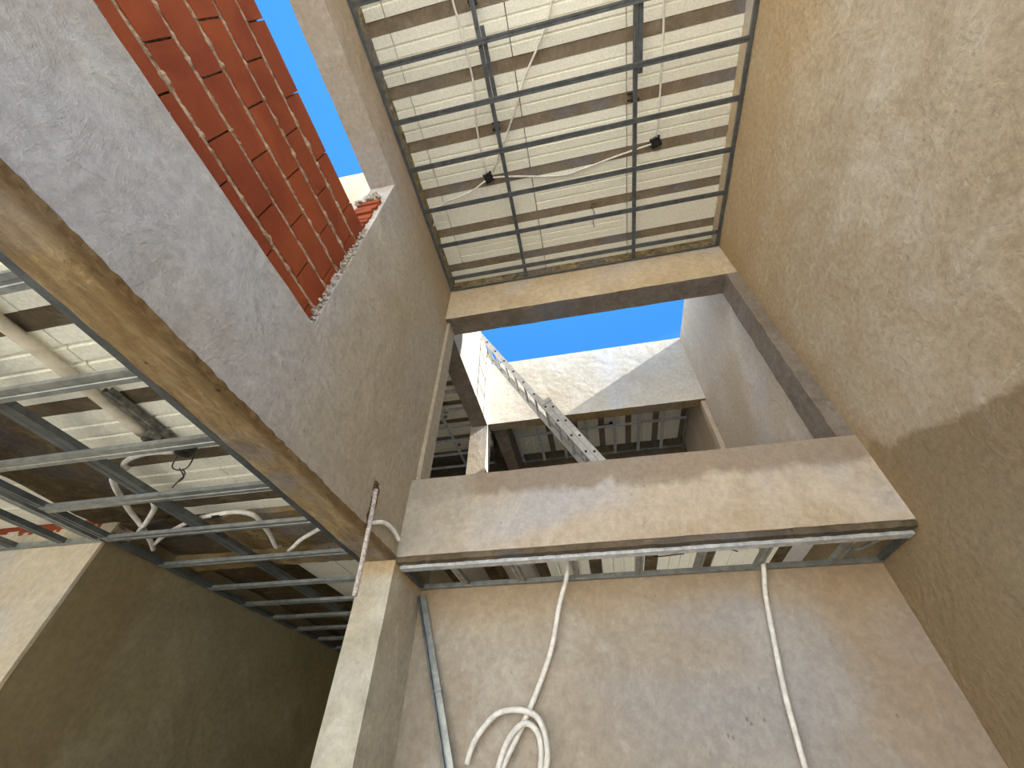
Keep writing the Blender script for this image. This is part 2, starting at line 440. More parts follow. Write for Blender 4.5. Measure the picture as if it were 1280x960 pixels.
ZC = 4.355
fr = thing('ceiling_grid', 'galvanised metal ceiling grid hung under the foam roof of the tall void', 'ceiling frame', (.2, 1., ZC))
for y in (-.47, -.06, .352, .765, 1.177, 1.595, 2.0, 2.425):
    channel('furring_channel', (XL + .03, y, ZC), (XR - .02, y, ZC), fr, M['galv_dark'], .042, .018)
for x, s0, s1 in ((-.392, .26, .79), (.868, .34, .83)):
    channel('main_runner', (x, -.6, ZC + .022), (x, 2.59, ZC + .022), fr, M['galv_dark'], .036, .03)
    channel('splice', (x + .04, s0, ZC + .024), (x + .042, s1, ZC + .024), fr, M['galv_dark'], .034, .03)
for p in ((-.392, .105), (-.40, 1.0), (.872, 1.02)):
    hanger((p[0], p[1], ZC + .03), fr, ZJ, M['black'])
ltrack('perimeter_track', (XL + .018, -.6, ZC - .002), (XL + .018, 2.59, ZC - .002), fr, M['galv_dark'], .03, .03)
ltrack('perimeter_track', (XR - .02, -.6, ZC - .002), (XR - .02, 2.59, ZC - .002), fr, M['galv_dark'], .03, .03)
ltrack('perimeter_track', (XL + .03, 2.582, ZC - .002), (XR - .03, 2.582, ZC - .002), fr, M['galv_dark'], .02, .012)

# conduits above the grid
def conduit(label, pts, r=.009, mat='tube', name='conduit', group=None, cat='conduit', caps=()):
    b = MB(); b.tube(pts, r, 10)
    o = b.build(name, M[mat], smooth=True); return tag(o, label, cat, group)
ZT = 4.53
conduit('cream conduit swinging from the roof edge down to the black box by the left runner', [(-.555, -.3, ZT), (-.555, .069, ZT), (-.546, .194, ZT), (-.533, .462, ZT), (-.538, .665, ZT), (-.59, .943, ZT), (-.606, 1.186, ZT), (-.602, 1.40, ZT)])
conduit('cream conduit crossing diagonally over three joists to the black box by the left runner', [(.37, -.2, ZT), (.232, .228, ZT), (.167, .363, ZT), (.072, .501, ZT), (-.081, .697, ZT), (-.247, .978, ZT), (-.535, 1.40, ZT)])
conduit('cream conduit sagging between the two black roof boxes', [(-.55, 1.452, ZT), (-.349, 1.481, ZT), (.139, 1.57, ZT), (.387, 1.549, ZT), (.709, 1.499, ZT), (1.06, 1.455, ZT)])
conduit('straight cream conduit running to the black box nearest the blank wall', [(1.11, -.2, ZT), (1.118, .407, ZT), (1.124, .66, ZT), (1.119, 1.059, ZT), (1.107, 1.40, ZT)])
conduit('short white conduit bending from the black box to the left wall', [(-.63, 1.462, ZT - .02), (-.789, 1.53, ZT - .03), (-.93, 1.561, ZT - .03), (-1.119, 1.592, ZT - .03), (-1.215, 1.66, ZT - .05), (-1.30, 1.79, ZT - .10)])
def roof_box(x, y, label):
    t = thing('junction_box', label, 'junction box', (x, y, ZJ - .05))
    b = MB(); b.cyl((x, y, ZJ - .022), (0, 0, 1), .046, .05, 8); b.build('housing', M['black'], t)
    for k in range(4):
        b = MB(); w = math.pi / 2 * k + .5; b.cyl((x + .052 * math.cos(w), y + .052 * math.sin(w), ZJ - .02), (math.cos(w), math.sin(w), 0), .012, .022, 10)
        b.build('collar', M['black'], t)
    b = MB(); b.cyl((x, y, ZJ - .049), (0, 0, 1), .026, .006, 12); b.build('cover', M['wire'], t)
roof_box(-.59, 1.445, 'black octagonal junction box under the roof foam beside the left runner')
roof_box(1.10, 1.445, 'black octagonal junction box under the roof foam nearest the blank wall')
b = MB(); b.tube([(.50, 1.93, ZJ - .004), (.44, 1.955, ZJ - .012), (.47, 2.03, ZJ - .014), (.45, 2.13, ZJ - .006), (.46, 2.2, ZJ - .01)], .003, 6)
tag(b.build('wire_end', M['wire'], smooth=True), 'thin dark wire end poking out of a roof foam block near the lintel', 'wire')

# ------------------------------------------------------------------ brick infill of the side opening
def brick_wall():
    b = MB(); mort = MB()
    xf = XL - .055
    ch = .209; L0 = .334; z = 1.535; ytop = 1.118
    heads = [-.10, .062, -.085, .057, -.121, .055, -.085]     # one head joint of every course
    tones = []
    for c in range(7):
        z0 = z + c * ch; z1 = z0 + ch - .026
        if z0 > 2.98: break
        y = heads[c] - L0 * 5
        while y < ytop:
            y0, y1 = y + .004, min(y + L0 - .004, ytop)
            if y1 > -1.25 and y1 - y0 > .02:
                r = random.uniform(-.002, .002); t = random.random()
                n = len(b.v)
                b.box(xf - .09, xf + r, max(y0, -1.25), y1, z0, z1); tones += [t] * (len(b.v) - n)
            y += L0
        # mortar bed on top of the course, squeezed out irregularly
        if c < 6:
            k = 0; yy = -1.25
            pr = []
            while yy < ytop:
                bul = noise.noise(Vector((yy * 14, c * 5.3, 0))); b2 = noise.noise(Vector((yy * 30, c * 7.1, 3)))
                b3 = noise.noise(Vector((yy * 70, c * 3.1, 9)))
                pr.append((yy, -.002 + .006 * bul + .004 * b2 + .003 * b3, z1 - .003 - .009 * max(-.2, b2) - .003 * b3, z0 + ch + .003 + .009 * max(-.2, bul) + .003 * b3))
                yy += .007
            for p, q in zip(pr[:-1], pr[1:]):
                mort.quad((xf + p[1], p[0], p[2]), (xf + q[1], q[0], q[2]), (xf + q[1], q[0], q[3]), (xf + p[1], p[0], p[3]))
                mort.quad((xf - .09, p[0], p[2]), (xf - .09, q[0], q[2]), (xf + q[1], q[0], q[2]), (xf + p[1], p[0], p[2]))
                mort.quad((xf + p[1], p[0], p[3]), (xf + q[1], q[0], q[3]), (xf - .09, q[0], q[3]), (xf - .09, p[0], p[3]))
    b.tone = tones
    n = len(b.v)
    t = thing('brick_infill', 'red ceramic block infill half closing the side opening in the left wall', 'brick wall', (xf, 0, 1.6))
    b.build('blocks', M['brick'], t); mort.build('mortar', M['mortar'], t)
    core = MB().box(xf - .095, xf - .02, -1.25, ytop, 1.54, 2.93); core.build('core', M['mortar'], t)
brick_wall()
# ragged mortar at the jamb and sill, broken blocks above the infill
def ragged(label, pts, name, mat, n, spread, size, seed):
    rnd = random.Random(seed); b = MB()
    for i in range(n):
        k = rnd.random() * (len(pts) - 1); j = int(k); t = k - j
        p = Vector(pts[j]).lerp(Vector(pts[j + 1]), t) + Vector([rnd.uniform(-s, s) for s in spread])
        e = [Vector((rnd.uniform(-1, 1), rnd.uniform(-1, 1), rnd.uniform(-1, 1))).normalized()]
        e.append(e[0].orthogonal().normalized()); e.append(e[0].cross(e[1]))
        sz = [rnd.uniform(.5, 1) * size for _ in range(3)]
        b.obox(p, e, sz)
    b.rough(size * .25, 40)
    return tag(b.build(name, mat, bevel=size * .12), label, 'rubble')
ragged('crumbly pale mortar edging the upright jamb of the side opening', [(XL - .03, 1.113, 1.79), (XL - .03, 1.113, 2.95)], 'mortar_edge', M['chunk'], 110, (.022, .010, .02), .024, 3)['kind'] = 'stuff'
ragged('thin crumbly mortar line along the sill of the side opening', [(XL - .03, -.3, 1.78), (XL - .03, 1.1, 1.78)], 'mortar_edge', M['chunk'], 90, (.018, .02, .006), .016, 4)['kind'] = 'stuff'
bb = MB()
rnd = random.Random(5)
for k in range(7):
    z0 = 2.97 + k * .085
    if z0 > 3.48: break
    bb.box(XL - .235 + rnd.uniform(0, .02), XL - .03 - rnd.uniform(0, .03), 1.085 + rnd.uniform(0, .02), 1.13, z0 + .008, z0 + .07)
bb.rough(.008, 30)
tag(bb.build('broken_blocks', M['brick']), 'broken red ceramic block ends in the jamb just above the brick infill', 'broken brick')
ragged('grey mortar lumps stuck to the broken blocks under the opening head', [(XL - .2, 1.09, 3.42), (XL - .06, 1.09, 3.62)], 'mortar_lump', M['chunk'], 12, (.03, .012, .03), .05, 8)

lip = MB().grid(0, XL - .004, (-1.2, 2.59), (1.088, 1.112), (), .012, 0, .012).rough(.007, 26, .003)
struct(lip.build('trim_8', M['soffit']))
# upper storey beside and behind
struct(g(1, 1.42, (-3.4, -1.6), (1.6, 5.63), .15, res=.2, amp=.004).build('wall_upper_left', M['court_r']))
struct(g(0, -3.4, (1.42, 6.7), (1.6, 4.9), .15, res=.3, amp=.004).build('wall_upper_side', M['court']))
struct(MB().box(-3.4, -1.62, 1.57, 6.7, 4.674, 4.9).build('ceiling', M['raw_grey']))

# ------------------------------------------------------------------ courtyard beyond the opening
ZU = 1.60
struct(MB().box(-3.4, 1.96, 2.75, 6.8, ZU - .12, ZU).build('floor', M['ground']))
wb = g(1, 4.72, (-1.38, XR), (3.95, 5.30), .17, res=.08, amp=.003).build('wall_back', [M['court'], M['raw_tan']])
for p in wb.data.polygons:
    if p.normal.z < -.7: p.material_index = 1
struct(wb)
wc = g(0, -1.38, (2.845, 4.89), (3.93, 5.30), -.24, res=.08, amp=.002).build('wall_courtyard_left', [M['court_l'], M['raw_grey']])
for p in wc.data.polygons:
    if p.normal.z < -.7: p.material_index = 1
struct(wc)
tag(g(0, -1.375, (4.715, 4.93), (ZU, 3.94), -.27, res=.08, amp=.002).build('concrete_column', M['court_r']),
    'sunlit cream column standing in the courtyard where the parapet walls meet', 'column')
struct(g(1, 6.62, (-3.4, XR), (ZU, 4.9), .15, res=.2, amp=.004).build('wall_far', M['raw']))
struct(MB().box(-1.62, XR, 4.9, 6.7, 4.674, 4.9).build('ceiling', M['raw_grey']))
tag(g(0, -1.15, (4.9, 6.6), (4.02, 4.6), -.2, res=.1, amp=.004).build('concrete_beam', M['raw_grey']),
    'dark concrete beam running back under the roof beyond the courtyard column', 'beam')
tag(g(1, 6.46, (-1.15, XR), (4.2, 4.6), .14, res=.1, amp=.006).build('concrete_beam', M['raw']),
    'brown concrete beam closing the far end of the courtyard room ceiling', 'beam')
# foam and joists of the far room, running away from the eye
jx = [-.60 + .463 * k for k in range(6)]
for k, x in enumerate(jx):
    m = len(jx) - 1 - k
    tag(g(0, x, (4.9, 6.45), (ZJ + .004, ZJ + .12), .10, res=.1, amp=.003).build('concrete_joist', M['joist']),
        f'dark concrete joist over the room behind the courtyard, {ORD[m]} from the blank wall', 'joist', 'joists of the far room')
xs = [-1.13] + [x for x in jx]
for k in range(6):
    a = (-1.14 if k == 0 else jx[k - 1] + .103); b_ = jx[k] - .003
    tag(foam_block(a, b_, 4.905, 6.45, ZJ, True, 'y').build('foam_block', M['foam']),
        f'cream foam strip over the room behind the courtyard, {ORD[5 - k]} from the blank wall', 'foam block', 'foam blocks of the far room')
f2 = thing('ceiling_grid', 'daylit metal ceiling grid in the room behind the courtyard', 'ceiling frame', (.3, 5.6, ZC))
for x in (-1.11, -.72, -.31, .10, .573, .975, 1.37):
    channel('furring_channel', (x, 4.93, ZC), (x, 6.45, ZC), f2, M['galv_lit'], .05, .02)
channel('main_runner', (-1.14, 5.67, ZC + .022), (1.76, 5.67, ZC + .022), f2, M['galv_lit'], .036, .03)
ltrack('perimeter_track', (1.755, 4.93, ZC), (1.755, 6.45, ZC), f2, M['galv'], .03, .03)
ltrack('perimeter_track', (-1.14, 6.44, ZC), (1.74, 6.44, ZC), f2, M['galv'], .03, .03)
t = thing('junction_box', 'small black junction box on the far room foam beside the ladder foot', 'junction box', (.33, 5.83, ZJ - .05))
b = MB(); b.cyl((.55, 5.80, ZJ - .03), (0, 0, 1), .05, .05, 8); b.build('housing', M['black'], t)
b = MB(); b.tube([(.50, 5.80, ZJ - .03), (.3, 5.78, ZJ - .04)], .012, 8, smooth=0); b.build('lead', M['black'], t)
conduit('thin white conduit end hanging in the far room beside the courtyard column', [(-.72, 5.7, 4.42), (-.85, 5.72, 4.36), (-.98, 5.78, 4.28)], .008)

# room on the far left of the courtyard
f3 = thing('ceiling_grid', 'daylit metal ceiling grid in the dark room past the courtyard left wall', 'ceiling frame', (-2.2, 4.5, ZC))
for y in (3.45, 3.86, 4.32, 4.735, 5.17, 5.545, 5.94, 6.34):
    channel('furring_channel', (-3.2, y, ZC), (-1.66, y, ZC), f3, M['galv_lit'], .05, .02)
channel('main_runner', (-2.23, 3.0, ZC + .022), (-2.23, 6.58, ZC + .022), f3, M['galv_lit'], .04, .03)
for y in (4.1, 4.95, 5.75): hanger((-2.2, y, ZC + .03), f3, ZJ, M['galv'])
fb = [(2.9 + .457 * k) for k in range(8)]
for k, y in enumerate(fb):
    tag(g(1, y, (-3.24, -1.63), (ZJ + .004, ZJ + .12), .10, res=.12, amp=.003).build('concrete_joist', M['joist']),
        f'dark concrete joist over the room past the courtyard left wall, {ORD[k]} from the lintel', 'joist', 'joists of the left upper room')
    if k < 7:
        tag(foam_block(-3.24, -1.63, y + .103, y + .454, ZJ, k not in (1,)).build('foam_block', M['foam']),
            f'pale foam strip over the room past the courtyard left wall, {ORD[k]} from the lintel', 'foam block', 'foam blocks of the left upper room')

# ------------------------------------------------------------------ extension ladder leaning on the courtyard wall
def ladder():
    yn, yf = 4.0, 4.40
    foot = Vector((.74, 0, ZU + .01)); d = Vector((-.498, 0, .867)).normalized()
    nrm = Vector((d.z, 0, -d.x))             # away from the wall, upwards side
    Y = Vector((0, 1, 0))
    t = thing('extension_ladder', 'aluminium extension ladder leaning against the sunlit courtyard wall', 'ladder', (foot.x, 4.2, foot.z))
    def rail(off, y, s0, s1, sgn, name):
        b = MB(); c = foot + nrm * off + Vector((0, y, 0)); c.y = y
        w, fl, th = .072, .026, .004
        mid = c + d * (s0 + s1) / 2
        b.obox(mid, (d, nrm, Y), (s1 - s0, w, th))
        for k in (-1, 1):
            b.obox(mid + nrm * k * (w / 2 - th / 2) + Y * sgn * fl / 2, (d, nrm, Y), (s1 - s0, th, fl))
        # rung ends seen as dark sockets in the web
        r = b.build(name, M['alu'], t)
        s = s0 + .14
        while s < s1 - .05:
            sk = MB(); sk.cyl(c + d * s - Y * sgn * (th / 2 + .001), Y, .016, .005, 12); s += .29
            sk.build('rung_socket', M['black'], r)
        return c
    for off, s0, s1, tag_ in ((0.04, .0, 2.35, 'base'), (-.036, .35, 4.40, 'fly')):
        c = rail(off, yn, s0, s1, 1, 'rail'); rail(off, yf, s0, s1, -1, 'rail')
        s = s0 + .14
        while s < s1 - .05:
            b = MB(); p = foot + nrm * off + d * s
            b.obox(Vector((p.x, (yn + yf) / 2, p.z)), (d, nrm, Y), (.03, .03, yf - yn - .006))
            b.build('rung', M['alu'], t, bevel=.006); s += .29
    b = MB(); p = foot + nrm * .04 + d * 2.3
    for y in (yn - .012, yf + .012):
        b.obox(Vector((p.x, y, p.z)) - nrm * .03, (d, nrm, Y), (.06, .15, .012))
    b.build('guide_bracket', M['alu'], t)
    b = MB(); q = foot + nrm * .04 + d * 1.62; b.obox(Vector((q.x, yn - .0032, q.z)), (d, nrm, Y), (.09, .05, .0015)); b.build('sticker', M['label'], t)
    b = MB()
    for y in (yn, yf): b.obox(foot + nrm * .04 + Vector((0, y, 0)) + d * .01, (Vector((1, 0, 0)), Vector((0, 0, 1)), Y), (.09, .03, .035))
    b.build('foot', M['black'], t)
ladder()

# ------------------------------------------------------------------ drop ceiling strip in front of the lower wall
ZS = 1.055
f4 = thing('ceiling_grid', 'narrow ladder-like metal ceiling strip under the deep beige beam', 'ceiling frame', (.2, 2.9, ZS))
b = MB(); b.sweep([(-.03, .0), (.03, .0), (.03, .03), (.026, .03)], (XL + .005, 2.70, ZS), (XR - .005, 2.70, ZS)); b.sweep([(.03, 0), (.03, -.0), (-.03, 0), (-.03, .03)], (XL + .005, 2.70, ZS), (XR - .005, 2.70, ZS))
solidify(b.build('perimeter_track', M['galv_lit'], f4))
ltrack('perimeter_track', (XL + .005, 3.085, ZS), (XR - .005, 3.085, ZS), f4, M['galv'], .035, .03)
ltrack('perimeter_track', (XL + .02, 2.72, ZS + .004), (XL + .02, 3.08, ZS + .004), f4, M['galv_dark'], .03, .03)
ltrack('perimeter_track', (XR - .02, 2.72, ZS + .004), (XR - .02, 3.08, ZS + .004), f4, M['galv_dark'], .03, .03)
for x in (-.975, -.56, -.157, .27, .654, 1.04, 1.50):
    channel('cross_stud', (x, 2.72, ZS + .004), (x, 3.07, ZS + .004), f4, M['galv'], .045, .03)
b = MB(); b.cyl((-.53, 2.78, ZS + .03), (0, 0, 1), .014, .03, 10); b.cyl((-.55, 2.78, ZS + .05), (1, 0, 0), .008, .06, 8); b.build('hanger', M['galv_lit'], f4)
b = MB(); b.tube([(1.68, 2.74, ZS + .02), (1.56, 3.0, ZS + .03)], .01, 8, smooth=0); b.build('hanger', M['galv'], f4)
# foam and joists above the strip
xs = [-1.44, -.985, -.53, -.073, .385, .83, 1.40]
for k, x in enumerate(xs):
    tag(g(0, x, (2.75, 4.6), (1.36, 1.48), .10, res=.08, amp=.004).build('concrete_joist', M['raw_dark']),
        f'dark concrete joist hidden above the narrow metal strip, {ORD[6 - k]} from the blank wall', 'joist', 'joists above the narrow strip')
    if 1 < k < 6:
        tag(foam_block(x + .103, xs[k + 1] - .003, 2.755, 4.6, 1.355, True, 'y').build('foam_block', M['foam']),
            f'cream foam piece above the narrow metal strip, {ORD[5 - k]} from the blank wall', 'foam block', 'foam blocks above the narrow strip')
for k, (p, lab) in enumerate((([(.12, 2.9, 1.35), (.16, 2.93, 1.22), (.3, 2.98, 1.2), (.36, 3.05, 1.3)], 'tangled dark wire loop dangling above the strip near the hanging white hose'),
                              ([(.50, 3.0, 1.3), (.44, 2.95, 1.2), (.38, 3.02, 1.16), (.6, 3.06, 1.18)], 'tangled dark wire loop above the middle of the strip'),
                              ([(.80, 2.9, 1.34), (.88, 2.96, 1.2), (.80, 3.02, 1.22), (.95, 3.06, 1.17)], 'kinked dark wire above the strip left of the second white hose'),
                              ([(1.16, 2.86, 1.34), (1.2, 2.95, 1.2), (1.28, 2.9, 1.26), (1.25, 2.97, 1.16)], 'kinked dark wire above the strip nearest the blank wall'))):
    b = MB(); b.tube(p, .004, 6); tag(b.build('wire_end', M['wire'], smooth=True), lab, 'wire')
t = thing('junction_box', 'black junction box peeking through the narrow metal strip', 'junction box', (.08, 2.95, 1.3))
b = MB(); b.cyl((.10, 2.98, 1.325), (0, 0, 1), .045, .05, 8); b.build('housing', M['black'], t)
b = MB(); b.tube([(.12, 2.98, 1.31), (.26, 3.0, 1.28)], .01, 8, smooth=0); b.build('lead', M['black'], t)

# ------------------------------------------------------------------ hoses hanging in front of the lower wall
YW = 3.07
def hose(label, pts, r=.0165):
    return conduit(label, pts, r, 'tube', 'conduit', 'white hoses hanging on the lower wall')
hose('white corrugated hose coiled in loops, hanging from the strip near the timber batten',
     [(-.19, 2.93, 1.33), (-.205, 2.96, 1.15), (-.232, 3.0, 1.04), (-.297, 3.03, .879), (-.366, YW, .645), (-.47, YW, .42), (-.575, YW, .238), (-.66, YW - .01, .10), (-.74, YW - .02, -.08), (-.70, YW - .01, -.28), (-.56, YW, -.26),
      (-.49, YW, -.02), (-.455, YW, .12), (-.47, YW - .02, .225), (-.545, YW - .03, .265), (-.64, YW - .035, .19), (-.70, YW - .035, .03), (-.66, YW - .03, -.14), (-.52, YW - .03, -.10),
      (-.435, YW - .035, .05), (-.415, YW - .04, .17), (-.46, YW - .04, .285), (-.56, YW - .04, .325), (-.70, YW - .03, .315), (-.80, YW - .02, .24), (-.86, YW - .01, .16), (-.885, YW, .09)])
hose('straight white hose hanging from the strip down the lower wall towards the blank wall',
     [(1.06, 2.94, 1.34), (1.075, 2.97, 1.18), (1.063, 3.02, 1.06), (1.02, YW, .89), (.965, YW, .62), (.925, YW, .41), (.90, YW, .20), (.885, YW, .0), (.88, YW, -.5)], .015)
# batten leaning in the corner
t = thing('batten', 'weathered grey batten leaning in the corner beside the column', 'batten', (-.55, 3.05, -1.5))
a = Vector((-1.315, 3.082, 1.005)); e = Vector((-.42, 2.99, -1.49)); dd = (a - e).normalized(); sx = dd.cross(Vector((0, 1, 0))).normalized(); sy = dd.cross(sx)
b = MB(); b.obox((a + e) / 2, (dd, sx, sy), ((a - e).length, .055, .012)); b.build('face_strip', M['galv'], t, bevel=.002)  # lit face put into the colour: paler steel than the edge strip
b = MB(); b.obox((a + e) / 2 + sx * .022 - sy * .018 * (1 if sy.y > 0 else -1), (dd, sx, sy), ((a - e).length, .012, .03)); b.build('edge_strip', M['galv_dark'], t)
b = MB(); c = e.lerp(a, .77); b.obox(c, (dd, sx, sy), (.02, .062, .03)); b.build('clip', M['galv'], t)

# rod and stub coming out of the chase in the left wall
t = thing('conduit_rod', 'mortar splashed white pipe slanting out of a chase above the column', 'pipe', (XL - .02, 2.2, .75))
b = MB(); b.tube([(XL + .014, 2.116, 1.346), (XL + .014, 2.145, 1.154), (XL + .014, 2.176, .902), (XL + .014, 2.188, .735)], .0145, 12); b.build('pipe', M['tube_dirty'], t, smooth=True)
b = MB()
rr = random.Random(2)
for k in range(46):
    s = rr.random(); p = Vector((XL + .006, 2.115, 1.40)).lerp(Vector((XL + .004, 2.16, 1.11)), s)
    e0 = Vector([rr.uniform(-1, 1) for _ in range(3)]).normalized(); e1 = e0.orthogonal().normalized()
    b.obox(p + Vector((0, rr.uniform(-.016, .022), 0)), (e0, e1, e0.cross(e1)), (rr.uniform(.006, .02),) * 3)
b.rough(.004, 60); b.build('mortar_crumbs', M['raw_dark'], t)
conduit('short curved white hose stub poking from the chase beside the slanting pipe', [(XL + .0, 2.165, 1.14), (XL + .018, 2.24, 1.185), (XL + .025, 2.32, 1.212), (XL + .03, 2.43, 1.215), (XL + .035, 2.52, 1.19)], .014)
ch = MB()
ch.grid(0, XL + .001, (2.115, 2.185), (1.10, 1.40), (), .02).rough(.012, 22)
tag(ch.build('wall_chase', M['raw_dark']), 'ragged dark chase cut in the left wall behind the slanting pipe', 'chase')

# ------------------------------------------------------------------ ground floor room on the left
XW = -3.17; ZG = 1.115; ZF = 1.27
struct(g(0, XW, (2.075, 5.3), (-1.5, 1.36), -.16, res=.1, amp=.004).build('wall_room_side', M['room']))
wp = g(1, 2.05, (-6.0, XW), (-1.5, 1.125), .022, res=.1, amp=.003).build('wall_room_pier', M['roomend']); struct(wp)
wp2 = g(1, 2.06, (-6.0, XW - .001), (1.125, 1.40), .15, res=.02, amp=.006)
wo = wp2.build('wall_room_upper', [M['roomend'], M['brick']]); struct(wo)
for p in wo.data.polygons:
    c = p.center + wo.location
    th = H + 1.235 + .05 * noise.noise(Vector((c.x * 6, 0, 0))) + .03 * noise.noise(Vector((c.x * 22, 1, 0)))
    if c.z > th and c.x < -3.3: p.material_index = 1
struct(g(1, 5.22, (XW, -1.34), (-1.5, 1.4), .15, res=.15, amp=.003).build('wall_room_end', M['room']))
struct(g(1, 4.64, (-1.58, XR), (-1.5, 1.48), .14, holes=[(.1, 1.6, -1.5, .7)], res=.2).build('wall_back_unseen', M['raw_dark']))  # unseen wall added to dim the strip foam; opening lets some daylight through
struct(g(0, -1.345, (3.25, 5.3), (-1.5, 1.4), -.236, res=.15, amp=.003).build('wall_room_inner', M['room']))
struct(g(0, -6.1, (-1.6, 2.2), (-1.5, 1.5), -.15, res=.3, amp=.003).build('wall_room_outer', M['room']))
struct(MB().box(-6.2, -1.582, -1.6, 2.75, 1.385, 1.595).build('ceiling', M['raw_dark']))
struct(MB().box(-6.2, -1.582, 2.75, 5.4, 1.385, 1.478).build('ceiling', M['raw_dark']))
# foam field and joists near the left wall
ly = [-.83 + .457 * k for k in range(7)]
ly = [-.82, -.37, .075, .525, .975, 1.43, 1.90]
for k, y in enumerate(ly):
    m = len(ly) - 1 - k
    tag(g(1, y, (-2.655, -1.585), (ZF + .003, ZF + .115), .085, res=.06, amp=.005, freq=14).build('concrete_joist', M['raw']),
        f'rough grey joist over the ground floor room, {ORD[m]} from the cross beam', 'joist', 'joists of the ground floor room')
    if k < 6:
        y0, y1 = y + .088, ly[k + 1] - .003
        for q, (xa, xb) in enumerate(((-1.588, -2.03), (-2.036, -2.655))):
            tag(foam_block(xb, xa, y0, y1, ZF + random.uniform(-.003, .003), True).build('foam_block', M['foam']),
                f'ribbed foam block over the ground floor room, {ORD[m - 1]} row from cross beam, ' + ('beside left wall' if q == 0 else 'beside dark slab'), 'foam block', 'foam blocks of the ground floor room')
y0 = 1.99; 
tag(foam_block(-2.655, -1.588, 1.988, 2.08, ZF, False).build('foam_block', M['foam']), 'narrow cream foam offcut touching the tan cross beam', 'foam block')
struct(g(2, ZF - .012, (-3.35, -2.66), (-1.0, 2.06), .12, res=.05, amp=.012, freq=7).build('trim_5', M['raw_dark']))
tag(foam_block(-4.6, -3.36, 1.1, 2.05, ZF + .02, True, 'x', .09).build('foam_block', M['foam']), 'pale foam block beyond the dark slab, above the room pier', 'foam block')
# lumpy cross beam
cb = g(1, 2.085, (-3.17, -1.585), (ZF - .03, ZF + .11), .62, res=.035, amp=.016, freq=8).build('concrete_beam', [M['raw_tan'], M['raw_dark']])
for p in cb.data.polygons:
    c = p.center + cb.location
    if c.x < -2.5 + .15 * noise.noise(c * 3): p.material_index = 1
tag(cb, 'lumpy tan concrete cross beam over the ground floor room', 'beam')
tag(g(1, 2.60, (-3.17, -1.585), (ZF - .085, ZF + .10), .17, res=.035, amp=.012, freq=14).build('concrete_beam', M['raw_tan']),
    'lower tan lip beam with scraped face behind the lumpy cross beam', 'beam')
struct(g(2, ZF - .01, (-3.17, -2.40), (2.78, 5.2), .11, res=.06, amp=.012, freq=6).build('trim_6', M['raw_dark']))
for k, (a, b_) in enumerate(((-2.39, -2.06), (-2.05, -1.81), (-1.80, -1.59))):
    tag(foam_block(a, b_, 2.80, 4.2, ZF, False, 'y').build('foam_block', M['foam']),
        f'plain grey-cream foam board past the lip beam, {ORD[2 - k]} from the column', 'foam block', 'foam boards behind the lip beam')
struct(g(1, 4.2, (-2.4, -1.585), (ZF - .03, ZF + .1), 1.0, res=.08, amp=.01).build('trim_7', M['raw_dark']))

f5 = thing('ceiling_grid', 'dull metal ceiling grid over the ground floor room on the left', 'ceiling frame', (-2.4, 2., ZG))
GX = XL - .262
for i, y in enumerate((-.46, -.05, .365, .79, 1.215, 1.625)):
    x0 = -5.0 if y < 1.3 else -3.12
    channel('furring_channel', (min(x0, -3.12) if y > 1.3 else -3.6, y, ZG), (GX, y, ZG), f5, M['galv'], .062, .022)
for y in (2.03, 2.49, 2.98, 3.40, 3.80, 4.2, 4.6, 5.0):
    channel('furring_channel', (-3.13, y, ZG), (GX, y, ZG), f5, M['galv'], .056, .022)
channel('main_runner', (-2.43, -.6, ZG + .026), (-2.43, 5.2, ZG + .026), f5, M['galv_dark'], .085, .03)
channel('main_runner', (-3.11, -.6, ZG + .004), (-3.11, 5.2, ZG + .004), f5, M['galv_dark'], .05, .03)
channel('main_runner', (-3.20, -.6, ZG), (-3.20, 2.04, ZG), f5, M['galv'], .05, .03)
channel('main_runner', (-3.46, -.6, ZG), (-3.46, 2.04, ZG), f5, M['galv_dark'], .055, .03)
channel('main_runner', (-3.87, -.6, ZG), (-3.87, 2.04, ZG), f5, M['galv_dark'], .055, .03)
ltrack('perimeter_track', (GX - .02, -.8, ZG - .004), (GX - .02, 5.2, ZG - .004), f5, M['galv_dark'], .038, .035)
ltrack('perimeter_track', (-5.9, 2.032, ZG - .002), (XW + .02, 2.032, ZG - .002), f5, M['galv'], .03, .03)
# hanger bar, boxes, pipes
tag(channel('hanger_bar', (-2.045, .93, 1.225), (-2.045, 1.32, 1.225), None, M['greybox'], .04, .03), 'grey hanger bar running beside the thick cream pipe', 'bar')
conduit('thick cream pipe crossing the foam blocks of the ground floor room', [(-2.10, -.4, 1.235), (-2.10, .3, 1.235), (-2.105, .8, 1.235), (-2.115, 1.215, 1.225)], .026, 'pipe', 'pipe', cat='pipe')
conduit('thin old conduit chased beside the thick cream pipe', [(-2.19, .1, 1.262), (-2.17, .5, 1.262), (-2.16, .95, 1.262)], .014, 'pipe', 'conduit')
def gbox(x, y, z, s, label, lid=True):
    t = thing('junction_box', label, 'junction box', (x, y, z - .02))
    b = MB(); b.cyl((x, y, z + .012), (0, 0, 1), s, .06, 8); b.build('housing', M['greybox'] if lid else M['black'], t)
    b = MB(); b.cyl((x, y, z - .02), (0, 0, 1), s * .55, .01, 10); b.build('cover', M['black'], t)
gbox(-2.085, 1.25, 1.215, .045, 'grey octagonal junction box at the end of the thick cream pipe')
gbox(-2.00, 1.365, 1.21, .038, 'black junction box with dangling wires over the ground floor room', False)
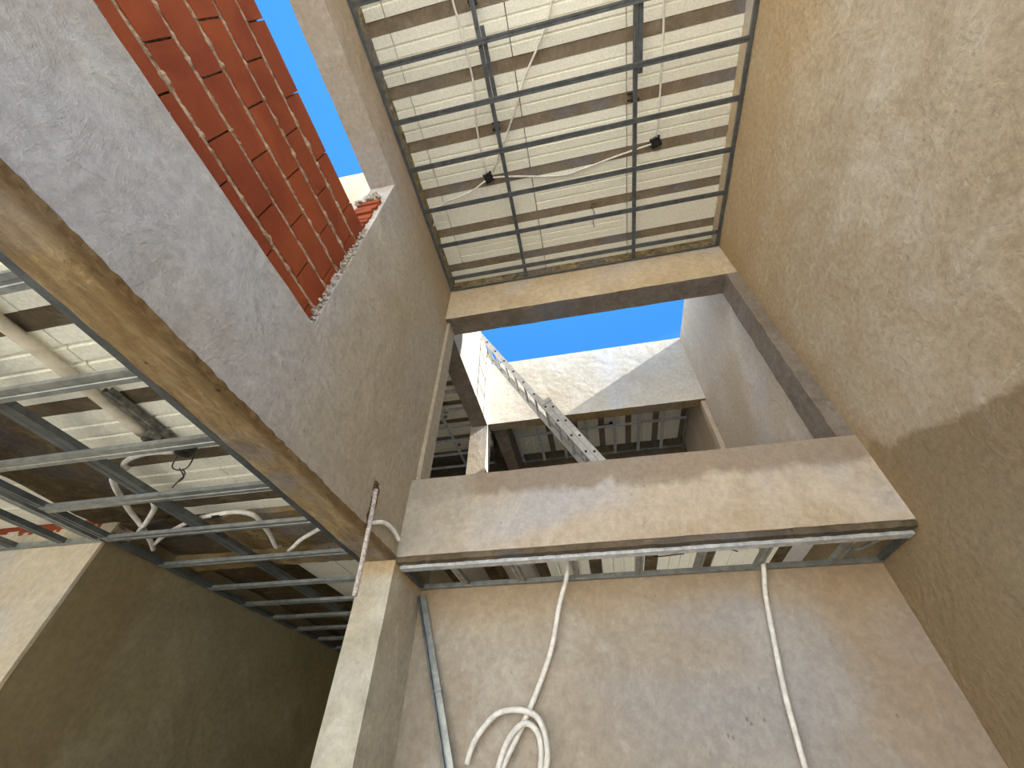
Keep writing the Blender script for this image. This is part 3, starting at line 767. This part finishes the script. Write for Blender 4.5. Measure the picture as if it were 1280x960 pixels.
for pts, lab in (([(-2.02, 1.36, 1.20), (-2.05, 1.39, 1.14), (-2.03, 1.415, 1.13), (-1.97, 1.405, 1.13), (-1.92, 1.37, 1.15), (-1.875, 1.32, 1.19)], 'dark wire looping from the black junction box to the foam'),
                 ([(-2.0, 1.41, 1.13), (-1.99, 1.43, 1.11), (-2.03, 1.45, 1.09), (-2.10, 1.49, 1.08)], 'pair of dark wire tails hanging below the junction box'),
                 ([(-2.01, 1.40, 1.13), (-2.0, 1.44, 1.10), (-2.045, 1.455, 1.08)], 'single dark wire tail hanging beside the wire pair')):
    b = MB(); b.tube(pts, .0035, 6); tag(b.build('wire_end', M['wire'], smooth=True), lab, 'wire')
G = 'white hoses over the ground floor room'
Z1 = 1.19
conduit('white hose dropping past the dark slab and curling under the lumpy beam', [(-2.46, 1.46, Z1 + .04), (-2.535, 1.475, Z1), (-2.62, 1.56, Z1), (-2.70, 1.68, Z1), (-2.80, 1.85, Z1), (-2.88, 2.0, Z1), (-2.99, 2.20, Z1 - .01), (-3.07, 2.32, Z1 - .02)], .015, 'tube', group=G)
conduit('short white hose with a black end beside the wide runner', [(-2.53, 1.475, Z1 + .02), (-2.50, 1.53, Z1 + .01), (-2.525, 1.64, Z1)], .013, 'tube', group=G)
conduit('white hose curving across the first one under the lumpy beam', [(-2.56, 1.77, Z1), (-2.61, 1.83, Z1), (-2.70, 1.90, Z1 - .01), (-2.84, 2.0, Z1 - .01), (-2.98, 2.09, Z1)], .015, 'tube', group=G)
conduit('white hose arching from the black junction box to the wide runner', [(-2.41, 1.42, Z1 + .0), (-2.378, 1.385, Z1 + .005), (-2.292, 1.35, Z1 + .005), (-2.174, 1.332, Z1 + .005), (-2.04, 1.345, Z1 + .005)], .013, 'tube', group=G)
conduit('white hose stub rising from the wall track towards the lumpy beam', [(-3.06, 2.29, Z1 - .01), (-2.92, 2.21, Z1), (-2.75, 2.12, Z1), (-2.54, 2.035, Z1 + .01)], .013, 'tube', group=G)
conduit('white hose joined by a coupling, bending down over the tan cross beam', [(-2.42, 1.99, Z1), (-2.27, 1.968, Z1), (-2.13, 1.965, Z1), (-2.065, 2.03, Z1), (-2.08, 2.15, Z1 - .01), (-2.115, 2.27, Z1 - .01), (-2.17, 2.42, Z1 - .02), (-2.22, 2.52, Z1 + .02)], .014, 'tube', group=G)
conduit('free white hose end pointing from the column track over the tan beam', [(-2.125, 2.51, Z1 - .02), (-2.05, 2.45, Z1 - .02), (-1.96, 2.39, Z1), (-1.76, 2.28, Z1 + .01)], .014, 'tube', group=G)
b = MB(); b.cyl((-2.285, 1.975, Z1), (1, -.1, 0), .018, .06, 12); tag(b.build('coupling', M['black']), 'black coupling sleeve on the white hose over the tan beam', 'coupling')
b = MB(); b.cyl((-2.53, 1.66, Z1), (.1, 1, 0), .018, .03, 12); tag(b.build('coupling', M['black']), 'black end sleeve on the short white hose by the wide runner', 'coupling')

# ------------------------------------------------------------------ unseen wall added behind the viewer to bounce sunlight in
struct(g(0, -3.4, (-9.5, -1.75), (-1.5, 4.6), -.15, res=.6, amp=.002).build('wall_bounce', M['court']))

# ------------------------------------------------------------------ light
w = bpy.data.worlds.new('sky'); S.world = w; w.use_nodes = True
nt = w.node_tree; nt.nodes.clear()
out = nt.nodes.new('ShaderNodeOutputWorld'); bg = nt.nodes.new('ShaderNodeBackground')
tc = nt.nodes.new('ShaderNodeTexCoord'); sp = nt.nodes.new('ShaderNodeSeparateXYZ'); nt.links.new(tc.outputs['Generated'], sp.inputs[0])
cr = nt.nodes.new('ShaderNodeValToRGB'); nt.links.new(sp.outputs[2], cr.inputs[0])
cr.color_ramp.elements[0].position = 0.0; cr.color_ramp.elements[0].color = (2.6, 2.6, 2.5, 1)
cr.color_ramp.elements[1].position = .95; cr.color_ramp.elements[1].color = (.056, .275, .74, 1)
e = cr.color_ramp.elements.new(.30); e.color = (1.5, 1.65, 1.8, 1)
e = cr.color_ramp.elements.new(.58); e.color = (.22, .55, 1.1, 1)
e = cr.color_ramp.elements.new(.74); e.color = (.042, .228, .63, 1)
nt.links.new(cr.outputs[0], bg.inputs[0]); bg.inputs[1].default_value = 1.0
nt.links.new(bg.outputs[0], out.inputs[0])
sun = bpy.data.lights.new('sun', 'SUN'); sun.energy = 9.0; sun.angle = math.radians(.5); sun.color = (1, .97, .92)
so = bpy.data.objects.new('sun', sun); COL.objects.link(so)
sd = Vector((-1, .13, -.66)).normalized()
so.rotation_euler = sd.to_track_quat('-Z', 'Y').to_euler(); so.location = (6, -2, 9)

# ------------------------------------------------------------------ camera
cam = bpy.data.cameras.new('camera'); co = bpy.data.objects.new('camera', cam); COL.objects.link(co)
cam.sensor_fit = 'HORIZONTAL'; cam.sensor_width = 36; cam.lens = 511.65 * 36 / 1280; cam.clip_start = .02
pitch, yaw, roll = .77771, -.2102802, .0151212
f = Vector((math.sin(yaw) * math.cos(pitch), math.cos(yaw) * math.cos(pitch), math.sin(pitch)))
r = Vector((math.cos(yaw), -math.sin(yaw), 0)); u = r.cross(f)
r2 = r * math.cos(roll) + u * math.sin(roll); u2 = -r * math.sin(roll) + u * math.cos(roll)
co.matrix_world = Matrix(((r2.x, u2.x, -f.x, 0), (r2.y, u2.y, -f.y, 0), (r2.z, u2.z, -f.z, H), (0, 0, 0, 1)))
S.camera = co
S.view_settings.view_transform = 'Standard'; S.view_settings.look = 'None'; S.view_settings.gamma = 1; S.view_settings.use_curve_mapping = False
S.view_settings.exposure = .68
S.cycles.max_bounces = 12; S.cycles.diffuse_bounces = 8
for o in S.objects:
    if '_o' in o: del o['_o']
